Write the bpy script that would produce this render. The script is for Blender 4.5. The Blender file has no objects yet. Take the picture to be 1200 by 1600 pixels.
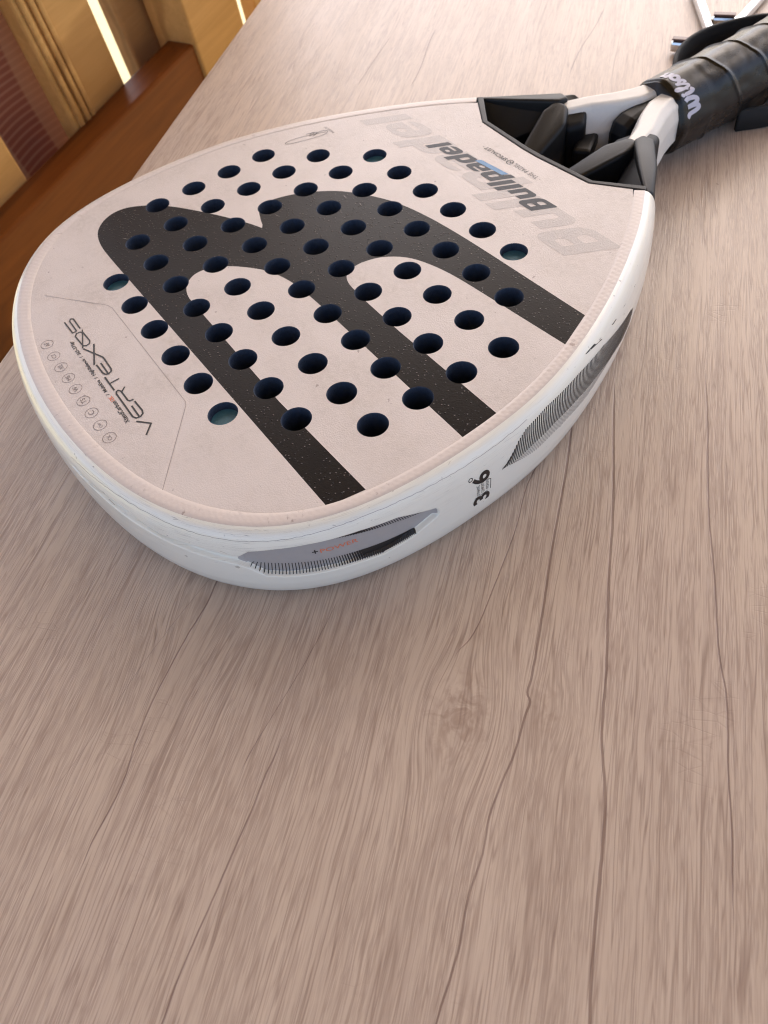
import bpy, bmesh, math, random
import numpy as np
from mathutils import Vector, Matrix, geometry, noise
random.seed(7)
C = bpy.context.scene.collection
sc = bpy.context.scene
R_ = math.radians

# ------------------------------------------------------------------ camera, world, sun, exposure
RC = [[-0.56087247, -0.81892654, -0.12157876], [-0.62273496, 0.5140739, -0.58985523], [0.54554857, -0.25512221, -0.79830409]]
CAM = Vector((-0.26828902, 0.18256904, 0.20801986 + 0.038))
cd = bpy.data.cameras.new('camera'); cam = bpy.data.objects.new('camera', cd); C.objects.link(cam)
cam.matrix_world = Matrix(((RC[0][0], -RC[1][0], -RC[2][0], CAM.x), (RC[0][1], -RC[1][1], -RC[2][1], CAM.y), (RC[0][2], -RC[1][2], -RC[2][2], CAM.z), (0, 0, 0, 1)))
cd.sensor_fit = 'HORIZONTAL'; cd.sensor_width = 36; cd.lens = 1266.5 / 1200 * 36
cd.clip_start = .01; cd.clip_end = 500
cd.dof.use_dof = True; cd.dof.focus_distance = .285; cd.dof.aperture_fstop = 38 / 1.25
sc.camera = cam
SUN_EL, SUN_AZ = 56, -50      # direction towards the sun, seen from above
w = bpy.data.worlds.new('World'); sc.world = w; w.use_nodes = True
nt = w.node_tree; sky = nt.nodes.new('ShaderNodeTexSky'); sky.sky_type = 'NISHITA'; sky.sun_disc = False
sky.sun_elevation = R_(SUN_EL); sky.sun_rotation = R_(90 - SUN_AZ); sky.air_density = .55; sky.dust_density = 4.0; sky.ozone_density = .4
wb = nt.nodes.new('ShaderNodeMix'); wb.data_type = 'RGBA'; wb.blend_type = 'MULTIPLY'; wb.inputs[0].default_value = 1; wb.inputs[7].default_value = (1, .955, .875, 1)   # the camera's warm white balance
nt.links.new(sky.outputs[0], wb.inputs[6]); nt.links.new(wb.outputs[2], nt.nodes['Background'].inputs[0]); nt.nodes['Background'].inputs[1].default_value = .15
sl = bpy.data.lights.new('sun', 'SUN'); sl.energy = 3.0; sl.angle = R_(.6); sl.color = (1, .90, .76)
so = bpy.data.objects.new('sun', sl); C.objects.link(so)
so.rotation_euler = (Vector((math.cos(R_(SUN_AZ)) * math.cos(R_(SUN_EL)), math.sin(R_(SUN_AZ)) * math.cos(R_(SUN_EL)), math.sin(R_(SUN_EL))))).to_track_quat('Z', 'Y').to_euler()
sc.view_settings.view_transform = 'Standard'; sc.view_settings.look = 'None'; sc.view_settings.exposure = 2.2; sc.view_settings.gamma = 1
sc.cycles.use_denoising = True; sc.cycles.filter_width = 1.1; sc.cycles.sample_clamp_indirect = 4

# ------------------------------------------------------------------ small helpers
MM = .001
def obj(name, me, mat=None, parent=None, kind=None):
    o = bpy.data.objects.new(name, me); C.objects.link(o)
    if mat is not None:
        for m in (mat if isinstance(mat, (list, tuple)) else [mat]): me.materials.append(m)
    if parent: o.parent = parent
    if kind: o['kind'] = kind
    return o
def thing(name, label, cat, loc=(0, 0, 0), group=None):
    o = bpy.data.objects.new(name, None); C.objects.link(o); o.location = loc; o.empty_display_size = .02
    o['label'] = label; o['category'] = cat
    if group: o['group'] = group
    return o
def mesh(name, V, F, smooth=False, mats=None):
    me = bpy.data.meshes.new(name); me.from_pydata([tuple(v) for v in V], [], F); me.update()
    if smooth: me.polygons.foreach_set('use_smooth', [True] * len(me.polygons))
    if mats is not None: me.polygons.foreach_set('material_index', mats)
    return me
def fixn(me):
    bm = bmesh.new(); bm.from_mesh(me); bmesh.ops.recalc_face_normals(bm, faces=bm.faces); bm.to_mesh(me); bm.free(); return me
def bevel(me, wd, seg=2, ang=30):
    bm = bmesh.new(); bm.from_mesh(me); bmesh.ops.recalc_face_normals(bm, faces=bm.faces)
    ed = [e for e in bm.edges if len(e.link_faces) == 2 and e.calc_face_angle(0) > R_(ang)]
    bmesh.ops.bevel(bm, geom=ed, offset=wd, segments=seg, profile=.5, affect='EDGES', clamp_overlap=True)
    bm.to_mesh(me); bm.free(); return me
def grid(rows, closed_u=False, closed_v=False, caps=False):
    n, m = len(rows), len(rows[0]); V = [p for r in rows for p in r]; F = []
    for i in range(n if closed_u else n - 1):
        for j in range(m if closed_v else m - 1):
            a, b = i, (i + 1) % n; c, d = j, (j + 1) % m
            F.append((a * m + c, b * m + c, b * m + d, a * m + d))
    if caps: F += [tuple(range(m))[::-1], tuple(range((n - 1) * m, n * m))]
    return V, F
def prism(poly, zt, zb):
    n = len(poly); zt = zt if isinstance(zt, (list, tuple)) else [zt] * n; zb = zb if isinstance(zb, (list, tuple)) else [zb] * n
    V = [(x * MM, y * MM, (z + 38) * MM) for (x, y), z in zip(poly, zt)] + [(x * MM, y * MM, (z + 38) * MM) for (x, y), z in zip(poly, zb)]
    F = [tuple(range(n)), tuple(range(2 * n - 1, n - 1, -1))] + [(i, i + n, (i + 1) % n + n, (i + 1) % n) for i in range(n)]
    return V, F
def box_me(name, cx, cy, cz, sx, sy, sz, bv=0, M=None):
    V = [(cx + a * sx / 2, cy + b * sy / 2, cz + c * sz / 2) for a in (-1, 1) for b in (-1, 1) for c in (-1, 1)]
    F = [(0, 1, 3, 2), (4, 6, 7, 5), (0, 4, 5, 1), (2, 3, 7, 6), (0, 2, 6, 4), (1, 5, 7, 3)]
    me = mesh(name, V, F)
    if bv: bevel(me, bv)
    if M is not None: me.transform(M)
    return me
def pip(x, y, poly):
    ins = False; j = len(poly) - 1
    for i in range(len(poly)):
        xi, yi = poly[i]; xj, yj = poly[j]
        if (yi > y) != (yj > y) and x < (xj - xi) * (y - yi) / (yj - yi) + xi: ins = not ins
        j = i
    return ins
def catmull(P, n=8, closed=False):
    P = [Vector(p) for p in P]; out = []; N = len(P)
    for i in range(N if closed else N - 1):
        g = (lambda k: P[k % N]) if closed else (lambda k: P[max(0, min(N - 1, k))])
        a, b, c, d = g(i - 1), g(i), g(i + 1), g(i + 2)
        for k in range(n):
            t = k / n
            out.append(.5 * ((2 * b) + (c - a) * t + (2 * a - 5 * b + 4 * c - d) * t * t + (3 * b - a - 3 * c + d) * t ** 3))
    if not closed: out.append(P[-1])
    return out

# ------------------------------------------------------------------ materials
class NT:
    def __init__(s, name):
        s.m = bpy.data.materials.new(name); s.m.use_nodes = True; s.t = s.m.node_tree; s.b = s.t.nodes['Principled BSDF']
    def n(s, typ, **kw):
        x = s.t.nodes.new(typ)
        for k, v in kw.items(): setattr(x, k, v)
        return x
    def set(s, sock, v):
        if hasattr(v, 'links') or isinstance(v, bpy.types.NodeSocket): s.t.links.new(v, sock)
        else: sock.default_value = v
    def math(s, op, a, b=0.0, c=0.0, clamp=False):
        x = s.n('ShaderNodeMath', operation=op, use_clamp=clamp); s.set(x.inputs[0], a); s.set(x.inputs[1], b); s.set(x.inputs[2], c); return x.outputs[0]
    def ramp(s, f, stops, mode='LINEAR'):
        x = s.n('ShaderNodeValToRGB'); x.color_ramp.interpolation = mode; e = x.color_ramp.elements
        for i, (p, c) in enumerate(stops):
            el = e[i] if i < 2 else e.new(p)
            el.position = p; el.color = (*c, 1) if not isinstance(c, (int, float)) else (c, c, c, 1)
        s.set(x.inputs[0], f); return x.outputs[0]
    def mix(s, f, a, b, mode='MIX'):
        x = s.n('ShaderNodeMix', data_type='RGBA', blend_type=mode); s.set(x.inputs[0], f)
        s.set(x.inputs[6], a if not isinstance(a, tuple) else (*a, 1)); s.set(x.inputs[7], b if not isinstance(b, tuple) else (*b, 1)); return x.outputs[2]
    def noise(s, vec, scale, detail=3, rough=.55, dist=0, typ='3D'):
        x = s.n('ShaderNodeTexNoise', noise_dimensions=typ); s.set(x.inputs['Vector'], vec); x.inputs['Scale'].default_value = scale
        x.inputs['Detail'].default_value = detail; x.inputs['Roughness'].default_value = rough; x.inputs['Distortion'].default_value = dist; return x.outputs[0]
    def vor(s, vec, scale, feat='F1', out=0):
        x = s.n('ShaderNodeTexVoronoi', feature=feat); s.set(x.inputs['Vector'], vec); x.inputs['Scale'].default_value = scale; return x.outputs[out]
    def obj(s): return s.n('ShaderNodeTexCoord').outputs['Object']
    def uv(s): return s.n('ShaderNodeTexCoord').outputs['UV']
    def map(s, vec, sc_=(1, 1, 1), loc=(0, 0, 0), rot=(0, 0, 0)):
        x = s.n('ShaderNodeMapping'); s.set(x.inputs[0], vec); x.inputs['Scale'].default_value = sc_; x.inputs['Location'].default_value = loc; x.inputs['Rotation'].default_value = rot; return x.outputs[0]
    def sep(s, vec):
        x = s.n('ShaderNodeSeparateXYZ'); s.set(x.inputs[0], vec); return x.outputs
    def comb(s, x_, y_, z_=0.0):
        x = s.n('ShaderNodeCombineXYZ'); s.set(x.inputs[0], x_); s.set(x.inputs[1], y_); s.set(x.inputs[2], z_); return x.outputs[0]
    def bump(s, h, strength=.3, dist=.001, prev=None):
        x = s.n('ShaderNodeBump'); s.set(x.inputs['Height'], h); x.inputs['Strength'].default_value = strength; x.inputs['Distance'].default_value = dist
        if prev is not None: s.set(x.inputs['Normal'], prev)
        return x.outputs[0]
    def out(s, col=None, rough=None, spec=None, metal=None, normal=None, coat=None, coat_r=None, sheen=None):
        b = s.b
        for k, v in (('Base Color', col), ('Roughness', rough), ('Specular IOR Level', spec), ('Metallic', metal), ('Normal', normal), ('Coat Weight', coat), ('Coat Roughness', coat_r), ('Sheen Weight', sheen)):
            if v is None: continue
            if k == 'Base Color' and isinstance(v, tuple): v = (*v, 1)
            s.set(b.inputs[k], v)
        return s.m
def simple(name, col, rough=.5, var=.12, bump=0, scale=300, metal=0, spec=.5):
    t = NT(name); o = t.obj(); f = t.noise(o, scale, 4)
    c = t.mix(f, tuple(x * (1 - var) for x in col), tuple(min(1, x * (1 + var)) for x in col))
    nrm = t.bump(t.noise(o, scale * 4, 3), bump, .0005) if bump else None
    return t.out(c, rough, spec, metal, nrm)

FACE_COL = (.575, .505, .455)
def m_face(name, col, grain=.35, dirt=True, rough=.42):
    t = NT(name); o = t.obj()
    d1 = t.noise(o, 28, 5, .65); d2 = t.noise(o, 420, 3, .7); d3 = t.noise(o, 2200, 2)
    blot = t.ramp(d1, [(.42, 0.0), (.72, 1.0)])
    f = t.math('MULTIPLY', blot, t.ramp(d2, [(.35, .15), (.75, 1.0)]))
    c = t.mix(t.math('MULTIPLY', f, .8 if dirt else .1), col, (col[0] * .66, col[1] * .63, col[2] * .58))
    speck = t.ramp(t.noise(o, 330, 2, .4), [(.755, 0.0), (.79, 1.0)])
    if dirt: c = t.mix(t.math('MULTIPLY', speck, .55), c, (.16, .11, .09))
    gr = t.vor(o, 2000)
    nrm = t.bump(t.math('ADD', gr, t.math('MULTIPLY', d3, .8)), grain * .6, .0003)
    spk = t.ramp(gr, [(.08, .20), (.24, rough)])
    return t.out(c, spk, .5, None, nrm)
M_face = m_face('face_paint', FACE_COL)
M_panel = m_face('panel_paint', (FACE_COL[0] * .965, FACE_COL[1] * .97, FACE_COL[2] * 1.0), .12, False, .4)
M_ghost = m_face('tone_on_tone_print', (.43, .38, .345), .35, False, .40)
def m_black():
    t = NT('gritty_black_print'); o = t.obj()
    v = t.vor(o, 640); big = t.noise(o, 30, 3)
    dots = t.ramp(v, [(.10, 1.0), (.26, 0.0)])
    keep = t.ramp(t.noise(o, 210, 2), [(.42, 0.0), (.50, 1.0)])
    g = t.math('MULTIPLY', dots, keep)
    c = t.mix(t.ramp(big, [(.3, 0.0), (.7, 1.0)]), (.007, .005, .0045), (.011, .008, .007))
    c = t.mix(t.math('MULTIPLY', t.ramp(v, [(.09, 1.0), (.17, 0.0)]), t.math('MULTIPLY', keep, .42)), c, (.45, .38, .34))  # sparkle of the grit painted into the colour as pale dots
    nrm = t.bump(t.math('ADD', g, t.math('MULTIPLY', t.noise(o, 1300, 2), .25)), .55, .0005)
    return t.out(c, t.math('SUBTRACT', .34, t.math('MULTIPLY', g, .14)), .12, None, nrm)
M_black = m_black()
def m_strip():
    t = NT('woven_edge_paint'); uv = t.uv(); o = t.obj(); x = t.sep(uv)
    # braided rows running along the rim
    row = t.math('MULTIPLY', x[1], 1 / .0021)
    rid = t.math('FLOOR', row)
    ph = t.math('ADD', t.math('MULTIPLY', x[0], 2 * math.pi / .0026), t.math('MULTIPLY', rid, 2.1))
    wv = t.math('MULTIPLY', t.math('SINE', ph), t.math('SINE', t.math('MULTIPLY', t.math('FRACT', row), math.pi)))
    c = t.mix(t.ramp(t.noise(o, 55, 4), [(.3, 0.0), (.75, 1.0)]), (.585, .505, .445), (.575, .505, .455))
    chips = t.math('MULTIPLY', t.ramp(t.noise(t.map(uv, (1, .45, 1)), 260, 4, .7), [(.60, 0.0), (.66, 1.0)]), t.ramp(t.noise(uv, 30, 3), [(.46, 0.0), (.58, 1.0)]))
    chips = t.math('MULTIPLY', chips, t.ramp(x[1], [(.0, 1.0), (.006, .25), (.012, 0.0)]))
    c = t.mix(t.math('MULTIPLY', chips, .75), c, (.17, .10, .075))
    nrm = t.bump(t.math('ADD', t.math('MULTIPLY', wv, .45), t.noise(o, 1200, 3)), .2, .0003)
    return t.out(c, .36, .5, None, nrm)
M_strip = m_strip()
def m_frame():
    t = NT('pearl_white_frame'); o = t.obj(); uv = t.uv(); x = t.sep(uv)
    n1 = t.noise(o, 22, 4); n2 = t.noise(o, 2600, 2)
    c = t.mix(n1, (.765, .745, .64), (.80, .78, .69))
    # scuffs along the rim edge, stretched along it
    sc1 = t.ramp(t.noise(t.map(uv, (1, 3.5, 1)), 60, 5, .72), [(.55, 0.0), (.66, 1.0)])
    zone = t.ramp(x[1], [(.30, 1.0), (.62, 0.0)])
    tipz = t.ramp(t.math('ABSOLUTE', x[0]), [(.10, 1.0), (.24, .25)])
    c = t.mix(t.math('MULTIPLY', t.math('MULTIPLY', sc1, zone), t.math('MULTIPLY', tipz, .5)), c, (.33, .28, .22))
    # hair cracks in the lacquer
    cr = t.vor(t.map(uv, (1, 2.2, 1)), 34, 'DISTANCE_TO_EDGE')
    ln = t.math('MULTIPLY', t.ramp(cr, [(.0, 1.0), (.012, 0.0)]), t.ramp(t.noise(uv, 14, 2), [(.45, 0.0), (.50, 1.0)]))
    c = t.mix(t.math('MULTIPLY', t.math('MULTIPLY', ln, zone), t.math('MULTIPLY', tipz, .8)), c, (.14, .11, .09))
    dots = t.ramp(t.noise(o, 300, 2, .4), [(.74, 0.0), (.78, 1.0)])
    c = t.mix(t.math('MULTIPLY', dots, .5), c, (.2, .17, .14))
    nrm = t.bump(t.math('ADD', t.math('MULTIPLY', n2, .25), sc1), .10, .0005)
    return t.out(c, t.math('ADD', .24, t.math('MULTIPLY', n1, .14)), .55, None, nrm, .6, .10)
M_frame = m_frame()
M_grey = simple('grey_insert_paint', (.36, .34, .325), .34, .06, .05)
M_ink = simple('black_ink', (.010, .009, .009), .42, .1)
M_ink2 = simple('fine_line_ink', (.30, .26, .245), .5, .05)
M_inkg = simple('grey_ring_ink', (.20, .165, .15), .5, .05)
M_slate = simple('slate_logo_print', (.018, .022, .029), .42, .15, .15, 900, 0, .22)
M_blue = simple('blue_bar_print', (.03, .17, .36), .42, .15, .1, 900)
M_orange = simple('orange_print', (.70, .17, .07), .5, .05)
M_white_print = simple('white_print', (.50, .49, .56), .5, .08)
M_hole = simple('navy_core_wall', (.013, .025, .05), .7, .5, .8, 900)
M_plug = simple('blue_core_plug', (.035, .13, .19), .5, .3, .2, 500)
M_under = simple('dark_underside', (.03, .03, .03), .6)
def m_plast(name, col, rough):
    t = NT(name); o = t.obj()
    return t.out(t.mix(t.noise(o, 60, 4), tuple(x * .8 for x in col), tuple(x * 1.25 for x in col)), t.math('ADD', rough, t.math('MULTIPLY', t.noise(o, 90, 3), .12)), .22, None, t.bump(t.noise(o, 2200, 2), .12, .0004))
M_plast = m_plast('satin_black_plastic', (.012, .0115, .011), .36)
M_rub = m_plast('black_rubber', (.006, .006, .0065), .42)
M_neck = simple('cream_white_neck', (.66, .63, .57), .38, .04, .06, 700)
def m_grip():
    t = NT('black_overgrip'); o = t.obj()
    n1 = t.noise(t.map(o, (1, .35, 1)), 130, 5, .6); n2 = t.noise(o, 1500, 3)
    return t.out(t.mix(n1, (.003, .003, .003), (.007, .006, .005)), t.math('ADD', .2, t.math('MULTIPLY', n1, .16)), .36, None, t.bump(t.math('ADD', n1, t.math('MULTIPLY', n2, .3)), .12, .0010))
M_grip = m_grip()
M_strap = simple('woven_black_strap', (.010, .010, .010), .75, .3, .6, 800)
M_chrome = simple('chrome_metal', (.72, .72, .70), .12, .05, 0, 200, 1.0)
M_band = simple('brown_plastic_cap', (.14, .075, .06), .4, .2)

# table laminate -------------------------------------------------------------
GA = R_(131.7); GU = Vector((math.cos(GA), math.sin(GA))); GV = Vector((-math.sin(GA), math.cos(GA)))   # along / across the grain
def uvw(p): v = Vector(p) * MM; return v.dot(GU), v.dot(GV)
CRACKS = [([(-60, 118), (-86, 169), (-92, 176), (-101, 190), (-109, 201), (-115, 209), (-126, 221), (-133, 227), (-139, 234), (-146, 244), (-153, 252), (-157, 259)], .00042),
 ([(-150, 177), (-157, 185), (-161, 191), (-168, 200), (-175, 210), (-183, 221), (-190, 231), (-196, 239), (-202, 246), (-222, 272)], .0004),
 ([(-100, 8), (-128, 38), (-151, 65), (-175, 92), (-186, 105), (-189, 109), (-191.5, 110.2), (-194, 114), (-201, 124), (-207, 135), (-212, 143), (-218, 150), (-226, 162), (-233, 170), (-238, 177), (-244, 186), (-260, 204)], .00062),
 ([(-100, -14), (-120, 6), (-154, 39), (-173, 59), (-200, 86), (-213, 100), (-220, 106), (-226, 111), (-234, 119), (-242, 128), (-249, 136), (-258, 146), (-266, 154), (-290, 178)], .0007),
 ([(-120, -44), (-143, -21), (-175, 13), (-198, 35), (-215, 52), (-227, 62), (-242, 78), (-255, 91), (-266, 103), (-278, 116)], .0004),
 ([(-117, 30), (-121, 48), (-139, 73), (-152, 93), (-162, 110), (-165, 120), (-168, 123)], .0004),
 ([(-120, 136), (-136, 162), (-146, 181), (-152, 192), (-158, 200)], .00022),
 ([(-81, 164), (-96, 198), (-112, 227), (-127, 255)], .0002),
 ([(156, -90), (171, -109), (194, -133), (209, -150)], .0006),
 ([(182, -67), (209, -103), (225, -125)], .0005),
 ([(95, -164), (114, -190), (131, -219), (146, -241)], .0006)]
def m_table():
    t = NT('wood_print_laminate'); o = t.obj(); x = t.sep(o); u, v = x[0], x[1]
    # grain bends round a knot
    def swirl(v, uk, vk, s, B):
        du, dv = t.math('SUBTRACT', u, uk), t.math('SUBTRACT', v, vk)
        r2 = t.math('ADD', t.math('MULTIPLY', du, du), t.math('MULTIPLY', t.math('MULTIPLY', dv, dv), 2.2))
        g = t.math('MULTIPLY', t.math('POWER', 2.718, t.math('DIVIDE', r2, -s * s)), B)
        return t.math('SUBTRACT', v, t.math('MULTIPLY', dv, g)), g
    ku, kv = uvw((-181, 131)); v1, g1 = swirl(v, ku, kv, .022, .8)
    ku2, kv2 = uvw((-196, 108)); v1, g2 = swirl(v1, ku2, kv2, .014, .6)
    v1, g3 = swirl(v1, .19, -.05, .03, .6)
    wob = t.math('MULTIPLY', t.math('SUBTRACT', t.noise(t.comb(t.math('MULTIPLY', u, 5.0), t.math('MULTIPLY', v, 9.0)), 1, 2), .5), .006)
    wob = t.math('ADD', wob, t.math('MULTIPLY', t.math('SUBTRACT', t.noise(t.comb(t.math('MULTIPLY', u, 60.0), t.math('MULTIPLY', v, 60.0), 2.2), 1, 2), .5), .0007))
    vg = t.math('ADD', v1, wob)
    vec = lambda a, b, z=0.0: t.comb(t.math('MULTIPLY', u, a), t.math('MULTIPLY', vg, b), z)
    f1 = t.noise(vec(30, 1100), 1, 3, .6)            # long fine fibres
    f2 = t.noise(vec(110, 1700, 3.1), 1, 2, .5)     # short pores
    f3 = t.noise(vec(5, 60, 5.7), 1, 4, .6)         # broad bands
    f4 = t.noise(t.comb(t.math('MULTIPLY', u, 16), t.math('MULTIPLY', v1, 40), 9.0), 1, 5, .65)   # brownish clouds
    f5 = t.noise(vec(28, 120, 1.7), 1, 4, .65)
    c = t.mix(t.ramp(f3, [(.30, 0.0), (.72, 1.0)]), (.515, .408, .318), (.475, .372, .288))
    c = t.mix(t.math('MULTIPLY', t.ramp(f4, [(.44, 0.0), (.72, 1.0)]), .22), c, (.33, .235, .175))
    c = t.mix(t.math('MULTIPLY', t.ramp(t.noise(t.comb(t.math('MULTIPLY', u, 6), t.math('MULTIPLY', v, 15), 4.), 1, 3), [(.45, 0.0), (.7, 1.0)]), .45), c, (.49, .39, .325))
    pore = t.math('MULTIPLY', t.ramp(f2, [(.50, 0.0), (.66, 1.0)]), t.ramp(f5, [(.36, .06), (.62, 1.0)]))
    fib = t.math('MULTIPLY', t.ramp(f1, [(.54, 0.0), (.68, 1.0)]), t.ramp(f5, [(.32, .25), (.6, 1.0)]))
    def lines(a, b, z, wd, keep):
        n_ = t.noise(vec(a, b, z), 1, 1, .4)
        ln = t.math('SUBTRACT', 1.0, t.math('DIVIDE', t.math('ABSOLUTE', t.math('SUBTRACT', n_, .5)), wd), 0.0, True)
        return t.math('MULTIPLY', ln, t.ramp(t.noise(vec(20, 260, z + 20.), 1, 3, .6), [(keep - .04, .12), (keep + .10, 1.0)]))
    fine = t.math('MAXIMUM', t.math('MULTIPLY', lines(8, 380, 7.7, .034, .45), .62), t.math('MULTIPLY', lines(30, 820, 3.3, .09, .43), .52))
    fine = t.math('MAXIMUM', fine, t.math('MULTIPLY', lines(90, 1600, 13.3, .15, .46), .40))
    dark = t.math('ADD', t.math('MULTIPLY', pore, .12), t.math('ADD', t.math('MULTIPLY', fib, .08), t.math('MULTIPLY', fine, .98)), 0.0, True)
    c = t.mix(dark, c, (.17, .105, .08))
    # cross-grain checks around the knot
    chk = t.math('MULTIPLY', t.ramp(t.vor(t.comb(t.math('MULTIPLY', u, 240.), t.math('MULTIPLY', v, 110.)), 1, 'DISTANCE_TO_EDGE'), [(.0, 1.0), (.06, 0.0)]),
                 t.math('MULTIPLY', t.ramp(t.noise(o, 45, 3), [(.54, 0.0), (.62, 1.0)]), t.ramp(t.noise(o, 11, 2), [(.52, 0.0), (.62, 1.0)])))
    c = t.mix(t.math('MULTIPLY', chk, .12), c, (.16, .095, .07))
    knot = t.math('MULTIPLY', t.ramp(t.math('ADD', t.math('MULTIPLY', g1, 1.0), g2), [(.35, 0.0), (.8, 1.0)]), t.ramp(t.noise(o, 170, 4, .6, 1.2), [(.45, 0.0), (.62, 1.0)]))
    c = t.mix(t.math('MULTIPLY', knot, .5), c, (.20, .12, .085))
    tot = None
    jit = t.math('MULTIPLY', t.math('SUBTRACT', t.noise(t.comb(t.math('MULTIPLY', u, 140.), 0.0), 1, 3), .5), .0005)
    for pts, wd in CRACKS:
        q = sorted(uvw(p) for p in pts); u0, u1 = q[0][0], q[-1][0]; vm = sum(p[1] for p in q) / len(q)
        fc = t.n('ShaderNodeFloatCurve'); cv = fc.mapping.curves[0]
        co = [((a - u0) / (u1 - u0), .5 + (b - vm) / .06) for a, b in q]
        cv.points[0].location = co[0]; cv.points[1].location = co[-1]
        for p in co[1:-1]: cv.points.new(*p)
        fc.mapping.update()
        un = t.math('DIVIDE', t.math('SUBTRACT', u, u0), u1 - u0)
        t.set(fc.inputs['Value'], un)
        vc = t.math('ADD', t.math('MULTIPLY', t.math('SUBTRACT', fc.outputs[0], .5), .06), vm)
        d = t.math('ABSOLUTE', t.math('SUBTRACT', t.math('ADD', v, jit), vc))
        fade = t.math('MULTIPLY', t.ramp(un, [(.0, 0.0), (.10, 1.0)]), t.ramp(un, [(.88, 1.0), (1.0, 0.0)]))
        wdn = t.math('MULTIPLY', t.math('MULTIPLY', fade, t.math('ADD', .35, f3)), wd * 1.0)
        mk = t.math('DIVIDE', t.math('SUBTRACT', wdn, d), .00022, 0.0, True)
        tot = mk if tot is None else t.math('MAXIMUM', tot, mk)
    c = t.mix(t.math('MULTIPLY', tot, t.math('ADD', .38, t.math('MULTIPLY', f5, .55))), c, (.13, .07, .052))
    sp = t.ramp(t.noise(o, 160, 2, .4), [(.785, 0.0), (.80, 1.0)])
    c = t.mix(t.math('MULTIPLY', sp, .6), c, (.10, .06, .045))
    hgt = t.math('SUBTRACT', t.math('SUBTRACT', 1.0, t.math('MULTIPLY', dark, .8)), t.math('ADD', tot, t.math('MULTIPLY', chk, .25)))
    nrm = t.bump(hgt, .45, .0003)
    return t.out(c, t.math('ADD', .29, t.math('MULTIPLY', f3, .12)), .42, None, nrm)
M_table = m_table()
def m_wood(name, a, b, dark, rough, axis=(1, 14, 14), sc_=9, knots=True):
    t = NT(name); o = t.obj()
    x = t.map(o, axis); n1 = t.noise(x, sc_, 4, .6, .6); n2 = t.noise(t.map(o, tuple(k * 4 for k in axis)), sc_, 3)
    c = t.mix(t.ramp(n1, [(.3, 0.0), (.7, 1.0)]), a, b)
    w = t.n('ShaderNodeTexWave', wave_type='BANDS', bands_direction='Y'); t.set(w.inputs[0], t.map(o, (.35, 1, 1))); w.inputs['Scale'].default_value = 9; w.inputs['Distortion'].default_value = 9; w.inputs['Detail'].default_value = 3
    w.inputs['Detail Scale'].default_value = .6
    c = t.mix(t.math('MULTIPLY', t.ramp(w.outputs[1], [(.78, 0.0), (.98, 1.0)]), .55), c, dark)
    c = t.mix(t.math('MULTIPLY', n2, .22), c, dark)
    return t.out(c, rough, .16, None, t.bump(n2, .12, .0006))
M_red = m_wood('red_brown_stained_wood', (.20, .058, .009), (.135, .038, .006), (.05, .014, .004), .42)
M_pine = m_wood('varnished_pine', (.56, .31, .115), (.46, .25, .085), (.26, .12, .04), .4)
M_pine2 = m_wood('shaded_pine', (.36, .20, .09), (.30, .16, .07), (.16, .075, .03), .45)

M_roof = m_wood('shade_roof_pine', (.50, .38, .25), (.44, .33, .21), (.3, .2, .11), .6)  # pale pine of the added roof, warms the light bounced down
# ------------------------------------------------------------------ ground and table
me = mesh('ground', [(-60, -60, -.74), (60, -60, -.74), (60, 60, -.74), (-60, 60, -.74)], [(0, 1, 2, 3)])
def m_ground():
    t = NT('pale_paving'); o = t.obj()
    br = t.n('ShaderNodeTexBrick'); t.set(br.inputs[0], t.map(o, (6, 6, 6), (0, 0, 0), (0, 0, .6))); br.inputs['Color1'].default_value = (.22, .195, .10, 1); br.inputs['Color2'].default_value = (.19, .165, .085, 1); br.inputs['Mortar'].default_value = (.2, .17, .10, 1); br.inputs['Mortar Size'].default_value = .02
    c = t.mix(t.math('MULTIPLY', t.noise(o, 20, 4), .4), br.outputs[0], (.17, .15, .08))
    return t.out(c, .8)
obj('ground', me, m_ground(), None, 'structure')
rf = thing('shade_roof', 'unseen boarded roof added above the table to shade it', 'roof', (0, 0, 1.5))  # out-of-view roof, added to block overhead light and leave bright sky at the sides
for k in range(15):
    o = obj('roof_board', box_me('roof_board', 0, 0, 0, .196, 3.0, .04, .003) if k == 0 else bpy.data.meshes['roof_board'], M_roof if k == 0 else None, rf); o.location = (-1.4 + .2 * k, 0, 0)
edge_v = uvw((240, 32))[1]          # the table's left edge, across the grain
tb = thing('table', 'pale pinkish wood-print laminate table top that the racket lies on', 'table', (0, 0, -.74))
W_T, L0, L1, TH = .86, -.75, .85, .028
V0 = edge_v; V1 = edge_v + W_T
if uvw((-300, 200))[1] < edge_v: V0, V1 = edge_v - W_T, edge_v
me = box_me('tabletop', (L0 + L1) / 2, (V0 + V1) / 2, -TH / 2, L1 - L0, V1 - V0, TH, .0012)
top = obj('tabletop', me, M_table, tb); top.location = (0, 0, .74); top.rotation_euler = (0, 0, GA)
for a in (L0 + .07, L1 - .07):
    for b in (V0 + .07, V1 - .07):
        p = GU * a + GV * b
        l = obj('leg', box_me('leg', 0, 0, (.74 - TH) / 2, .05, .05, .74 - TH - .001, .004), M_pine2, tb); l.location = (p.x, p.y, 0); l.rotation_euler = (0, 0, GA)

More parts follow.
